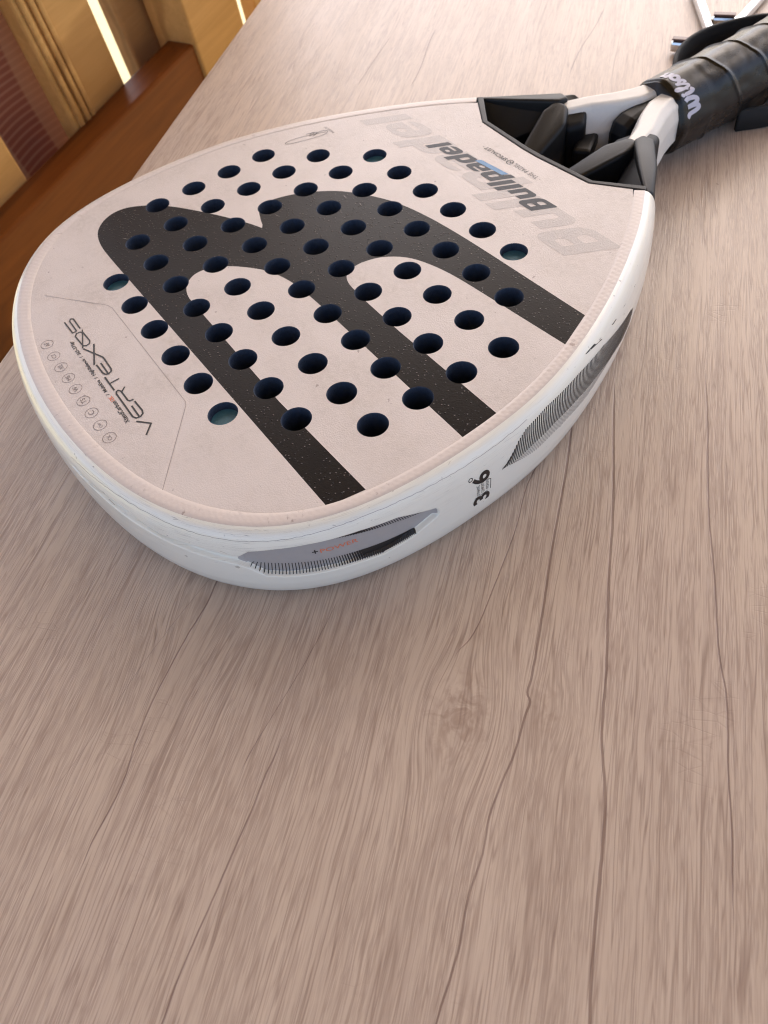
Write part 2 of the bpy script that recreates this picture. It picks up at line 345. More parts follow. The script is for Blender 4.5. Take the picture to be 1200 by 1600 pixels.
# ------------------------------------------------------------------ racket: outline and rim profile (mm)
HALF=[(57.5,-66.5),(66.7,-56.2),(70.9,-51),(76.6,-43),(84.7,-30.7),(91,-20.1),(96.6,-10.5),(100.8,-2),(105.1,7.1),(109.6,17.5),(114.3,30.6),(117.2,40.1),(119.6,51.4),(121.2,64.7),(122.1,79.5),(122.3,92.9),(121.5,105.4),(119.9,117.8),(117.2,128.9),(113.8,137.6),(109,146.7),(102.4,154.9),(95,161.8),(87.3,167.6),(77.9,173),(69,176.9),(58.8,180.5),(47.8,183.4),(35.1,185.8),(23.6,187.3),(11.8,188.2)]
def outline(n):
    P = np.array([(-x, y) for x, y in HALF] + [(0, 188.5)] + [(x, y) for x, y in HALF[::-1]])
    d = np.r_[0, np.cumsum(np.hypot(*np.diff(P, axis=0).T))]; s = np.linspace(0, d[-1], 480); Q = np.c_[np.interp(s, d, P[:, 0]), np.interp(s, d, P[:, 1])]
    for _ in range(60):
        R = Q.copy(); R[1:-1] = .25 * Q[:-2] + .5 * Q[1:-1] + .25 * Q[2:]; Q = R
    d = np.r_[0, np.cumsum(np.hypot(*np.diff(Q, axis=0).T))]; s = np.linspace(0, d[-1], n)
    Q = np.c_[np.interp(s, d, Q[:, 0]), np.interp(s, d, Q[:, 1])]
    T = np.gradient(Q, axis=0); T /= np.hypot(*T.T)[:, None]; N = np.c_[-T[:, 1], T[:, 0]]
    if (N * (Q - [0, 70])).sum() < 0: N = -N
    return Q, N, s - d[-1] / 2
PROF=[(0,0),(1.2,-.35),(2.5,-1.3),(3.7,-2.9),(4.6,-5),(5.3,-8),(5.7,-12),(5.9,-17),(5.8,-22),(5.5,-27),(4.8,-31),(3.8,-34),(2.2,-36.4),(0,-37.6)]
def profile(n):
    P = np.array(PROF, float); d = np.r_[0, np.cumsum(np.hypot(*np.diff(P, axis=0).T))]; t = np.linspace(0, d[-1], n)
    Q = np.c_[np.interp(t, d, P[:, 0]), np.interp(t, d, P[:, 1])]
    for _ in range(2):
        R = Q.copy(); R[1:-1] = .25 * Q[:-2] + .5 * Q[1:-1] + .25 * Q[2:]; Q = R
    return Q, t
NS, NP = 1500, 84
OQ, ON, OS = outline(NS); PQ, PT = profile(NP)
# recessed insert and groove at the tip: upper and lower border z for a given s
REC_U = np.array([(-173.8, -15.0), (-172.5, -12.6), (-158.9, -7.6), (-145.9, -6.3), (-129.4, -5.9), (-119.4, -6.2), (-110.5, -7.2), (-106.5, -10.2), (-91.7, -8.4), (-77.5, -9.4), (-61, -5.6), (-46, -6.0), (-31.5, -6.5), (-24, -8)])
REC_L = np.array([(-173.8, -16.0), (-172.5, -17.4), (-161.3, -21.6), (-151.8, -23.4), (-143, -22.8), (-130.6, -22.6), (-120.6, -22.2), (-113, -21.2), (-108.5, -16.6), (-105.2, -15.0), (-88.7, -12.9), (-77.5, -11.6), (-57.5, -10.2), (-46, -9.0), (-31.5, -8.4), (-24, -8.2)])
def band(s):
    s = s if s < 0 else -s
    if not (-173.8 < s < -24): return None
    return float(np.interp(s, REC_U[:, 0], REC_U[:, 1])), float(np.interp(s, REC_L[:, 0], REC_L[:, 1]))
def sm(a, b, x): t = min(1, max(0, (x - a) / (b - a))); return t * t * (3 - 2 * t)
def depth(s, z):
    b = band(s)
    if b is None: return 0.
    u, l = b; lip = min((u - l) * .3, .75 if abs(s) > 104 else 1.0)
    d = min(sm(0, lip, u - z), sm(0, lip, z - l))
    return d * (2.2 if abs(s) > 108 else 1.8) * sm(173.8, 171.5, abs(s)) * sm(24, 40, abs(s))
def surf(s, z, off=0.):                      # point on the rim at arc s, height z (mm) -> metres
    x = np.interp(s, OS, OQ[:, 0]); y = np.interp(s, OS, OQ[:, 1]); nx = np.interp(s, OS, ON[:, 0]); ny = np.interp(s, OS, ON[:, 1])
    r = np.interp(-z, -PQ[:, 1], PQ[:, 0]) - depth(s, z) + off
    return ((x + nx * r) * MM, (y + ny * r) * MM, (z + 38) * MM)
racket = thing('padel_racket', 'white padel racket with black paw emblem and black grip, lying flat on the table', 'padel racket')
def band_ext(sv):
    sa = max(-173.79, min(-24.01, -abs(sv))); return band(sa)
rows = []; mats = []; tz = []
NA, NL, NB, NC = 34, 5, 26, 44
for i in range(NS):
    u, l = band_ext(OS[i]); lip = min((u - l) * .3, .75 if abs(OS[i]) > 104 else 1.0)
    zs = list(np.interp(np.linspace(0, float(np.interp(-u, -PQ[:, 1], PT)), NA), PT, PQ[:, 1])) + list(np.linspace(u, u - lip, NL + 1)[1:]) + list(np.linspace(u - lip, l + lip, NB + 1)[1:]) + list(np.linspace(l + lip, l, NL + 1)[1:])
    tl = float(np.interp(-l, -PQ[:, 1], PT)); zs += list(np.interp(np.linspace(tl, PT[-1], NC + 1)[1:], PT, PQ[:, 1]))
    r_ = []; tr_ = []
    for z in zs:
        t_ = float(np.interp(-z, -PQ[:, 1], PT)); r = float(np.interp(t_, PT, PQ[:, 0])) - depth(OS[i], z)
        r_.append(((OQ[i, 0] + ON[i, 0] * r) * MM, (OQ[i, 1] + ON[i, 1] * r) * MM, (z + 38) * MM)); tr_.append(t_ / PT[-1])
    rows.append(r_); tz.append(tr_)
NP = len(rows[0]); V, F = grid(rows)
for i in range(NS - 1):
    for j in range(NP - 1): mats.append(1 if 105.5 < abs(OS[i]) < 173.2 and NA + NL - 1 <= j < NA + NL + NB - 1 else 0)
me = mesh('rim', V, F, True, mats)
uvl = me.uv_layers.new(name='UVMap')
li = np.empty(len(me.loops), dtype=np.int32); me.loops.foreach_get('vertex_index', li)
uvs = np.c_[OS[li // NP] * MM, np.array(tz).ravel()[li]]
uvl.data.foreach_set('uv', uvs.astype(np.float32).ravel())
fixn(me); rim = obj('rim', me, [M_frame, M_grey], racket)

# ---- the face: triangulated with the drilled holes, the emblem and the woven edge strip
D, DY = 20.5, 20.5 * .95273
HOLES = []
for r, n in enumerate((6, 8, 10, 10, 10, 10, 8, 6)):
    for i in range(n): HOLES.append((((n - 1) / 2 - i) * D, r * DY))
HR = 5.75
EMBLEM = [(-112.4,129.5),(-114.7,114.8)]
P_ = lambda *a: list(a)
em_curve = [ # (points, smooth)
 P_((-112.4,129.4),(-114.7,114.9)), ]
inner1 = catmull([(10,117.0),(19.5,116.6),(26,114.2),(30,110.2),(31.3,105.5),(29.8,99.6),(25,93.4),(17.5,87.2),(9,82.2),(-3,79),(-17,77.9),(-34,77.6)], 5)
inner2 = catmull([(-59,62.8),(-38,62.6),(-27,62.2),(-19.5,61.2),(-15,58.6),(-13.2,54.5),(-13.4,48.5),(-16.6,41),(-24,34),(-34.5,29.8),(-47,27.2),(-62,25.6)], 5)
outer = catmull([(-62,7.2),(-43.5,8.0),(-23.4,9.2),(-5,11.2),(12.1,14.8),(26.1,20.7),(37.3,27.5),(45,35),(50.6,42.8),(54.6,51.5),(55.6,58.5),(52.5,63.5),(46.2,66.4),(41.5,68.0)], 5) + [Vector((39.4, 69.4))] + \
        catmull([(42.5,70.4),(48.7,72.8),(63.5,79.8),(79.5,88.7),(88.6,94.8),(96.2,101.8),(101.6,110),(102.2,117.5),(98.6,124.2),(91.5,129.2),(80,131.6),(62,131.8)], 5)
EMB = [(-112.4, 129.4), (-114.7, 115.6), (-60, 117.6)] + [tuple(p) for p in inner1] + [(-117.4, 77.4), (-116.2, 61.8)] + [tuple(p) for p in inner2] + [(-106, 21.6), (-99, 5.6)] + [tuple(p) for p in outer] + [(0, 130.9)]
FO, FN, FS = outline(260)
CUT = [(57.5, -66.5), (36.8, -53.6), (5, -51.6), (-5, -51.6), (-36.8, -53.6), (-57.5, -66.5)]
OUTL = [tuple(p) for p in FO]
OUTL[0] = (-57.5, -66.5); OUTL[-1] = (57.5, -66.5)
def strip_w(i):
    y = FO[i][1]; return 4.6 + 1.3 * sm(120, 172, y)
INN = [(FO[i][0] - FN[i][0] * strip_w(i), FO[i][1] - FN[i][1] * strip_w(i)) for i in range(len(FO))]
INN = [(-53.2, -63.7)] + [p for p in INN if p[1] > -61] + [(53.2, -63.7)]
faceloop = INN + CUT[1:-1]
PANEL = [(65.4, 165.1), (39.0, 145.9), (35.6, 145.0), (-36.1, 144.9), (-38.2, 145.7), (-69.6, 170.0)]
pts = []; edges = []
def loop(L):
    b = len(pts); pts.extend(Vector(p) for p in L); edges.extend((b + i, b + (i + 1) % len(L)) for i in range(len(L)))
NH = 36
loop(faceloop)
for hx, hy in HOLES: loop([(hx + HR * math.cos(2 * math.pi * k / NH), hy + HR * math.sin(2 * math.pi * k / NH)) for k in range(NH)])
loop(EMB)
for i in range(-110, 111, 20):
    for j in range(-40, 181, 20): pts.append(Vector((i + .37, j + .21)))
ov, oe, of, _, _, _ = geometry.delaunay_2d_cdt(pts, edges, [], 0, 1e-4)
FF = []; FM = []
# panel border continued to the strip
pan = [(200 if False else 70.5, 169.0)] + PANEL[1:-1] + [(-72.5, 172.2), (-60, 200), (60, 200)]
for f in of:
    c = sum((ov[i] for i in f), Vector((0, 0))) / len(f)
    if not pip(c.x, c.y, faceloop): continue
    if any((c.x - hx) ** 2 + (c.y - hy) ** 2 < (HR * .997) ** 2 for hx, hy in HOLES): continue
    FF.append(f if (ov[f[1]] - ov[f[0]]).cross(ov[f[2]] - ov[f[0]]) > 0 else f[::-1]); FM.append(1 if pip(c.x, c.y, EMB) else 0)
me = mesh('face', [(p.x * MM, p.y * MM, .038) for p in ov], FF, False, FM)
face = obj('face', me, [M_face, M_black], racket)
# woven edge strip, a touch proud of the face
rows = []; suv = []
full = [i for i in range(len(FO)) if FO[i][1] > -61]
for i in range(len(FO)):
    wd = strip_w(i); r_ = []
    for k, (a, h) in enumerate(((0, 0), (.04, .14), (.35, .18), (.70, .18), (.96, .12), (1.0, 0))):
        r_.append(((FO[i][0] - FN[i][0] * wd * a) * MM, (FO[i][1] - FN[i][1] * wd * a) * MM, (38 + h) * MM)); suv.append((FS[i] * MM, a * wd * MM))
    rows.append(r_)
V, F = grid(rows); me = mesh('edge_strip', V, F, True); u_ = me.uv_layers.new(name='UVMap')
me.loops.foreach_get('vertex_index', li := np.empty(len(me.loops), dtype=np.int32)); u_.data.foreach_set('uv', np.array(suv, np.float32)[li].ravel()); fixn(me)
obj('edge_strip', me, M_strip, racket)
# back of the racket
me = mesh('back_face', [(x * MM, y * MM, .0006) for x, y in OUTL + CUT[1:-1]], [tuple(range(len(OUTL) + 4))]); obj('back_face', me, M_under, racket)
# the drilled cores: 72 flared tubes, four with a blue plug
rows = [[((HR + dr) * MM * math.cos(2 * math.pi * k / NH), (HR + dr) * MM * math.sin(2 * math.pi * k / NH), z * MM) for k in range(NH)] for dr, z in ((.0, 0), (-.22, -.25), (-.30, -.9), (-.30, -20), (-.30, -37.2))]
V, F = grid(rows, False, True); V.append((0, 0, -.0372)); b = 4 * NH
F += [(b + k, b + (k + 1) % NH, len(V) - 1) for k in range(NH)]
core = mesh('core_hole', V, [f[::-1] for f in F], True); core.materials.append(M_hole)
plg = mesh('core_plug', [((HR - .32) * MM * math.cos(2 * math.pi * k / NH), (HR - .32) * MM * math.sin(2 * math.pi * k / NH), 0) for k in range(NH)], [tuple(range(NH))]); plg.materials.append(M_plug)
for hx, hy in HOLES:
    o = obj('core_hole', core, None, racket); o.location = (hx * MM, hy * MM, .038)
    if (abs(hx) > 2.4 * D and (hy < 1 or hy > 6.9 * DY)):
        p = obj('core_plug', plg, None, o); p.location = (0, 0, -.0034)

# ---- prints -----------------------------------------------------------------
_zc = [0]
def ribbon(strokes, zbase=.12, mapper=None, dz=.004):
    """strokes: (points mm, width mm[, closed]); each stroke a flat printed ribbon"""
    V = []; F = []; zi = 0
    for st in strokes:
        P = [Vector(p) for p in st[0]]; wd = st[1]; closed = len(st) > 2 and st[2]; n = len(P); b = len(V); zi += 1
        for i in range(n):
            a = P[(i - 1) % n] if closed or i else P[0]; c = P[(i + 1) % n] if closed or i < n - 1 else P[-1]
            d1 = (P[i] - a).normalized() if (P[i] - a).length > 1e-6 else (c - P[i]).normalized(); d2 = (c - P[i]).normalized() if (c - P[i]).length > 1e-6 else d1
            t = (d1 + d2); t = t.normalized() if t.length > 1e-4 else d1; nn = Vector((-t.y, t.x)); k = 1 / max(.5, abs(nn.dot(Vector((-d1.y, d1.x)))))
            ww = wd[i] if isinstance(wd, (list, tuple)) else wd
            for sg in (-1, 1):
                q = P[i] + nn * sg * ww / 2 * k; V.append((q.x, q.y, zbase + zi * dz))
        for i in range(n if closed else n - 1):
            j = (i + 1) % n; F.append((b + 2 * i, b + 2 * j, b + 2 * j + 1, b + 2 * i + 1))
    V = [mapper(*p) if mapper else (p[0] * MM, p[1] * MM, (38 + p[2]) * MM) for p in V]
    return V, F
def print_obj(name, VF, mat, parent=racket):
    me = mesh(name, *VF)
    me.update()
    bm = bmesh.new(); bm.from_mesh(me)
    bm.to_mesh(me); bm.free()
    return obj(name, me, mat, parent)
def text_mesh(s, size, bold=0., shear=0., spacing=1., align='LEFT', xs=1.):
    cu = bpy.data.curves.new('t', 'FONT'); cu.body = s; cu.size = size; cu.offset = bold; cu.shear = shear; cu.space_character = spacing; cu.align_x = align; cu.resolution_u = 4
    o = bpy.data.objects.new('t', cu); C.objects.link(o); dg = bpy.context.evaluated_depsgraph_get(); me = bpy.data.meshes.new_from_object(o.evaluated_get(dg))
    V = [(v.co.x * xs, v.co.y) for v in me.vertices]; F = [tuple(p.vertices) for p in me.polygons]
    bpy.data.objects.remove(o); bpy.data.curves.remove(cu); bpy.data.meshes.remove(me); return V, F
def text_on_face(name, s, mat, x0, y0, width, height, rot=0, bold=0., shear=0., z=.1, spacing=1., align='fit'):
    V, F = text_mesh(s, 1, bold, shear, spacing); xs = [v[0] for v in V]; ys = [v[1] for v in V]
    mx, my = min(xs), min(ys); sx = width / (max(xs) - mx) if width else None; sy = height / (max(ys) - min(ys)) if height else sx
    if sx is None: sx = sy
    ca, sa = math.cos(R_(rot)), math.sin(R_(rot)); W = []
    for x, y in V:
        a, b = (x - mx) * sx, (y - my) * sy; W.append(((x0 + a * ca - b * sa) * MM, (y0 + a * sa + b * ca) * MM, (38 + z) * MM))
    return obj(name, mesh(name, W, F), mat, racket)
def bold_word(scale, x0, y0, sh, xsc):
    """heavy slanted lower-case lettering: B u l l p a d e l, as closed outlines with counters, unit = x-height 7.4, ascender 10"""
    G = []
    def poly(o, holes=()): G.append((o, holes))
    def rr(x0, y0, x1, y1, r, n=5, corners=(1, 1, 1, 1)):
        out = []
        for (cx, cy, a0, on, px, py) in ((x1 - r, y0 + r, -90, corners[0], x1, y0), (x1 - r, y1 - r, 0, corners[1], x1, y1), (x0 + r, y1 - r, 90, corners[2], x0, y1), (x0 + r, y0 + r, 180, corners[3], x0, y0)):
            if on: out += [(cx + r * math.cos(R_(a0 + 90 * k / n)), cy + r * math.sin(R_(a0 + 90 * k / n))) for k in range(n + 1)]
            else: out.append((px, py))
        return out
    x = 0.
    poly(rr(x, 0, x + 9.0, 10, 2.6, 5, (1, 1, 0, 0)), (rr(x + 3.1, 1.9, x + 6.0, 4.3, 1.0, 4, (1, 1, 0, 0)), rr(x + 3.1, 6.0, x + 5.9, 8.1, .9, 4, (1, 1, 0, 0)))); x += 10.2
    poly([(x, 7.4), (x, 2.6)] + [(x + 2.6 - 2.6 * math.cos(R_(a)), 2.6 - 2.6 * math.sin(R_(a))) for a in (20, 40, 60, 80)] + [(x + 8.0, 0), (x + 8.0, 7.4), (x + 5.0, 7.4), (x + 5.0, 1.9), (x + 3.6, 1.9), (x + 3.0, 2.6), (x + 3.0, 7.4)]); x += 9.2
    poly([(x, 0), (x + 3.0, 0), (x + 3.0, 10), (x, 10)]); x += 4.2
    poly([(x, 0), (x + 3.0, 0), (x + 3.0, 10), (x, 10)]); x += 4.2
    poly([(x, -2.4), (x + 3, -2.4), (x + 3, 0)] + rr(x + 3, 0, x + 8.2, 7.4, 2.6, 5, (1, 1, 0, 0))[:-2] + [(x, 7.4)], (rr(x + 3.0, 1.8, x + 5.2, 5.6, .9, 4),)); x += 9.2
    poly(rr(x, 0, x + 8.0, 7.4, 2.3, 5, (0, 1, 1, 1)), (rr(x + 2.8, 1.5, x + 5.2, 3.3, .8, 4), [(x - .2, 4.7), (x + 5.1, 4.7), (x + 5.1, 5.7), (x - .2, 5.7)])); x += 9.0
    poly(rr(x, 0, x + 5.2, 7.4, 2.6, 5, (0, 0, 1, 1))[0:1] + [(x + 8.2, 0), (x + 8.2, 10), (x + 5.2, 10), (x + 5.2, 7.4)] + rr(x, 0, x + 5.2, 7.4, 2.6, 5, (0, 0, 1, 1))[2:], (rr(x + 3.0, 1.8, x + 5.2, 5.6, .9, 4),)); x += 9.2
    poly(rr(x, 0, x + 8.0, 7.4, 2.6, 5), (rr(x + 3.0, 4.4, x + 5.2, 5.9, .7, 4), [(x + 3.0, 2.9), (x + 8.3, 2.9), (x + 8.3, 1.8), (x + 3.0, 1.8)])); x += 9.0
    poly([(x, 0), (x + 3.0, 0), (x + 3.0, 10), (x, 10)]); x += 3.0
    VV = []; FFF = []
    for o, holes in G:
        p = []; e = []
        for L in (o,) + tuple(holes):
            b = len(p); p += [Vector(q) for q in L]; e += [(b + i, b + (i + 1) % len(L)) for i in range(len(L))]
        v, _, f, _, _, _ = geometry.delaunay_2d_cdt(p, e, [], 0, 1e-5); b = len(VV)
        keep = [q for q in f if pip(*(sum((v[i] for i in q), Vector((0, 0))) / 3), o) and not any(pip(*(sum((v[i] for i in q), Vector((0, 0))) / 3), h) for h in holes)]
        VV += [(q.x, q.y) for q in v]; FFF += [tuple(b + i for i in q) for q in keep]
    k = xsc / x
    return [(x0 + px * k + py * scale * sh, y0 + py * scale) for px, py in VV], FFF
def place2d(name, VF, mat, z):
    V, F = VF; me = mesh(name, [(x * MM, y * MM, (38 + z) * MM) for x, y in V], F)
    bm = bmesh.new(); bm.from_mesh(me)
    for f in bm.faces:
        f.normal_update()
        if f.normal.z < 0: f.normal_flip()
    bm.to_mesh(me); bm.free(); return obj(name, me, mat, racket)
V, F = bold_word(2.0, -79, -32.6, .60, 151)
V2 = [(x, y) for x, y in V]
place2d('ghost_lettering', (V2, F), M_ghost, .05)
V, F = bold_word(.96, -40.6, -32.2, .60, 75.5)
place2d('logo_lettering', ([(x, y + .018 * (x + 3)) for x, y in V], F), M_slate, .11)
me_b = ([(-6.6, -34.2), (11.4, -32.9), (13.0, -30.4), (-5.0, -31.6)], [(0, 1, 2, 3)]); place2d('logo_bar', me_b, M_blue, .14)
text_on_face('slogan_print', '· THE PADEL', M_ink, -19.8, -42.2, 17.6, 2.3, 0, .0, 0, .1, 1.1)
text_on_face('slogan_print', 'SPECIALIST ·', M_ink, 3.0, -41.9, 16.8, 2.2, 0, .02, 0, .1, 1.05)
ring = lambda cx, cy, r, n=28: [(cx + r * math.cos(2 * math.pi * k / n), cy + r * math.sin(2 * math.pi * k / n)) for k in range(n)]
print_obj('slogan_emblem', ribbon([(ring(.5, -40.8, 1.6), .4, True), ([(-.8, -41.6), (1.8, -40.0)], .4), ([(-.4, -40.2), (1.2, -41.6)], .35)], .1), M_ink)
# player's signature and its small caption
print_obj('signature', ribbon([([tuple(p) for p in catmull([(87.6, 5.2), (92.5, 16), (94.2, 23), (93.2, 25.6), (90.6, 22), (87.2, 12), (86.2, 6.4), (88.2, 4.2), (90.2, 7.2), (89.0, 12), (90.6, 8.6), (92.0, 11.4), (90.2, 13), (91.6, 9.6), (93.2, 13.6)], 6)], .28)], .1), M_ink)
text_on_face('signature_caption', 'PADEL BY', M_ink, 84.0, 2.2, 8.2, 1.1, 3, 0, 0, .1)
# model lettering drawn with a pen
B = lambda *p: list(p)
VS = [(B((-33.0,163.9),(-37.7,159.9),(-41.9,163.8)), .62),
 (B((-22.7,160.1),(-29.3,159.8),(-30.9,160.3),(-31.8,161.6),(-31.4,163.2),(-29.9,164.0),(-14.2,164.1),(-13.0,163.6),(-12.8,162.8),(-13.9,162.1),(-20.4,162.0),(-21.3,161.5),(-21.5,160.0)), .62),
 (B((-24.2,162.0),(-31.3,162.0)), .62), (B((-14.6,162.0),(-12.7,159.9)), .55), (B((-2.2,164.1),(-11.8,164.0)), .62), (B((-7.0,163.9),(-6.9,159.9)), .55),
 (B((6.9,164.0),(.8,163.8),(-.8,163.3),(-1.5,162.1),(-.7,160.6),(.8,160.2),(9.0,160.1),(10.4,160.6),(19.8,164.6)), .62), (B((6.6,162.2),(-1.2,162.2)), .62), (B((19.6,160.0),(7.4,164.7)), .62),
 (B((29.4,164.4),(30.8,163.4),(30.8,161.9),(29.6,160.9),(22.6,160.6),(21.1,161.4),(20.7,162.8),(21.7,164.0)), .55, True), (B((31.5,160.4),(20.2,164.7)), .5),
 (B((41.5,164.7),(32.4,164.5),(32.4,162.7),(40.6,162.7),(41.7,161.9),(40.9,160.9),(32.8,160.9)), .55)]
print_obj('model_lettering', ribbon([(s[0], s[1] * 1.12) + tuple(s[2:]) for s in VS], .1), M_ink)
text_on_face('spec_print', 'XtendCarbon', M_ink, -31.4, 165.7, 14.0, 1.9, 0, .02, 0, .1)
text_on_face('spec_print_orange', '12K', M_orange, -17.0, 165.9, 3.2, 1.6, 0, .02, 0, .1)
text_on_face('spec_print', '/  MultiEva  /  HighBalance  /  365-375gr', M_ink, -12.6, 165.8, 40.4, 1.9, .4, .02, 0, .1)
for (cx, cy), s in zip(((-33.8, 175.2), (-25.4, 175.5), (-17.1, 175.7), (-8.8, 175.8), (-.4, 175.8), (7.6, 175.8), (15.8, 175.9), (24.2, 175.9), (33.2, 175.6)), ('CK', 'CW', 'C', 'TS', 'W', 'ME', 'XE', 'CT', 'AF')):
    r = print_obj('icon_ring', ribbon([(ring(cx, cy, 2.55), .2, True)], .1), M_inkg)
    V, F = text_mesh(s, 1, .0); xs = [v[0] for v in V]; ys = [v[1] for v in V]; k = min(2.9 / (max(xs) - min(xs)), 2.2 / (max(ys) - min(ys)))
    me = mesh('icon_letter', [((cx + (x - (max(xs) + min(xs)) / 2) * k) * MM, (cy + (y - (max(ys) + min(ys)) / 2) * k) * MM, (38 + .12) * MM) for x, y in V], F); obj('icon_letter', me, M_inkg, r)
print_obj('panel_line', ribbon([(PANEL, .22)], .06), M_ink2)
# scratches on the face
rs = random.Random(3)
scr = []
for k in range(26):
    a = rs.uniform(0, 6.28); x = rs.uniform(-110, 100); y = rs.uniform(0, 178); l = rs.uniform(.8, 4)
    if pip(x, y, faceloop) and pip(x + l * math.cos(a), y + l * math.sin(a), faceloop) and all(math.hypot(x - h[0], y - h[1]) > 9 for h in HOLES): scr.append(([(x, y), (x + l * .5 * math.cos(a), y + l * .5 * math.sin(a) + .1), (x + l * math.cos(a), y + l * math.sin(a))], [.02, rs.uniform(.1, .22), .02]))
o = print_obj('scratches', ribbon(scr, .05), M_ink2); o['kind'] = 'stuff'

# ---- prints on the rim (s along the rim, z down): +POWER, hatching, 36 mark
sm_map = lambda x, y, z: surf(x, y, z)
def hatch(name, items, mat, off=.06):
    V = []; F = []
    for (s0, z0), (s1, z1), wd in items:
        n = 5; b = len(V)
        dx, dy = s1 - s0, z1 - z0; L = math.hypot(dx, dy) or 1; nx, ny = -dy / L * wd / 2, dx / L * wd / 2
        for k in range(n + 1):
            t = k / n; V.append(surf(s0 + dx * t - nx, z0 + dy * t - ny, off)); V.append(surf(s0 + dx * t + nx, z0 + dy * t + ny, off))
        F += [(b + 2 * k, b + 2 * k + 2, b + 2 * k + 3, b + 2 * k + 1) for k in range(n)]
    return obj(name, fixn(mesh(name, V, F)), mat, racket)
GB_U = np.array([(-173, -14.4), (-167, -13.6), (-155, -11.4), (-144.7, -9.6), (-137, -8.2), (-129.4, -7.0), (-122, -6.7)])
GB_L = np.array([(-166, -20.0), (-161.8, -19.6), (-153, -19.2), (-143.6, -18.4), (-131.2, -17.6), (-121.2, -16.6), (-109.5, -15.4)])
it = []; s = -170.6
while s < -121:
    u = band(s)[0] - .35; l = float(np.interp(s, GB_U[:, 0], GB_U[:, 1])); f = (s + 170.6) / 49
    if u - l > .15: it.append(((s + 1.2 * (1 - f), u), (s - .8 * (1 - f), l), .34 + .75 * sm(.25, .7, f)))
    s += .92 - .1 * f
obj_h = hatch('upper_hatching', it, M_ink)
it = []; s = -165
while s < -108.5:
    l = band(s)[1] + .35; u = float(np.interp(s, GB_L[:, 0], GB_L[:, 1])); f = (s + 165) / 56
    if u - l > .15: it.append(((s + 2.6 * (.55 - f), u), (s, l), .30 + .8 * sm(.55, .2, f)))
    s += .62 + .62 * f
hatch('lower_hatching', it, M_ink)
def text_on_rim(name, txt, mat, s0, z0, width, height, ang=0, bold=0., off=.06, vert=False, xflip=1):
    V, F = text_mesh(txt, 1, bold); xs = [v[0] for v in V]; ys = [v[1] for v in V]; kx = width / (max(xs) - min(xs)); ky = height / (max(ys) - min(ys)); W = []
    for x, y in V:
        a, b = (x - min(xs)) * kx, (y - min(ys)) * ky
        if vert: ds, dz = b, a
        else: ds, dz = -a, b + a * math.tan(R_(ang))
        W.append(surf(s0 + ds, z0 + dz, off))
    return obj(name, fixn(mesh(name, W, F)), mat, racket)
text_on_rim('power_lettering', 'POWER', M_orange, -132.2, -13.9, 12.6, 2.0, 1.5, .0)
text_on_rim('power_plus', '+', M_ink, -129.6, -13.6, 1.9, 2.0, 0, .02)
# slanted hatching towards the throat, two tones
HU = np.array([(-300, -19.0), (-293.9, -15.6), (-262.7, -7.3), (-243.2, -4.8), (-223.2, -3.9), (-212, -5.2), (-207.8, -7.4), (-203.5, -12), (-201, -14.6)])
HL = np.array([(-300, -24.5), (-288, -24.5), (-277, -21.6), (-260, -18.2), (-242, -15.6), (-229, -14.4), (-218, -15.0), (-210, -15.8), (-203, -15.4), (-201, -15.0)])
it = []; it2 = []; s = -298.5
while s < -201.5:
    u = float(np.interp(s, HU[:, 0], HU[:, 1])); l = float(np.interp(s, HL[:, 0], HL[:, 1])); f = (s + 298) / 96
    if u > l: it.append(((s - 1.4, u), (s + .8, l), .74 - .20 * f))
    if -276 < s < -206: it2.append(((s + .9, l - .2), (s + 2.4, l - 4.6 * sm(-276, -250, s) * sm(-204, -222, s)), .30))
    s += 1.02
hatch('rim_hatching', it, M_ink); hatch('rim_hatching_pale', it2, M_inkg)
print_obj('rim_line', ribbon([([(-252, -2.2), (-258, -2.9), (-264, -4.4)], [.25, .8, .2]), ([(-262, -3.4), (-275, -5.4), (-288, -6.6)], [.1, .5, .1]), ([(-244, -2.0), (-300, -7.6), (-330, -9)], [.12, .2, .12])], .05, sm_map), M_ink)
def rimP(P): return [(s, z) for s, z in P]
text_on_rim('profile_number', '3', M_ink, -194.8, -25.2, 4.4, 7.4, vert=True, bold=.03)
text_on_rim('profile_number', '6', M_ink, -195.2, -14.6, 5.2, 7.8, vert=True, bold=.03)
print_obj('profile_mark', ribbon([(ring(-187.0, -9.6, .8, 14), .32, True), ([(-194.2, -14.8), (-195.4, -15.4), (-195.2, -20.6)], .3), ([(-188, -20.9), (-194.0, -20.6)], .25)], .06, sm_map), M_ink)
for k, q in enumerate(('DYNAMIC', 'COMPOSITE', 'PROFILING')):
    text_on_rim('profile_print', q, M_ink, -190.4 - k * 2.0, -20.2 + k * .3, 5.6, 1.35, vert=True)
# thin lacquer seam along the upper rim
rq = random.Random(5)
print_obj('rim_seam', ribbon([([(-215 + k * 1.5, -2.5 - .5 * math.sin(k * .11) - rq.uniform(0, .25)) for k in range(125)], .13)], .05, sm_map), M_ink2)

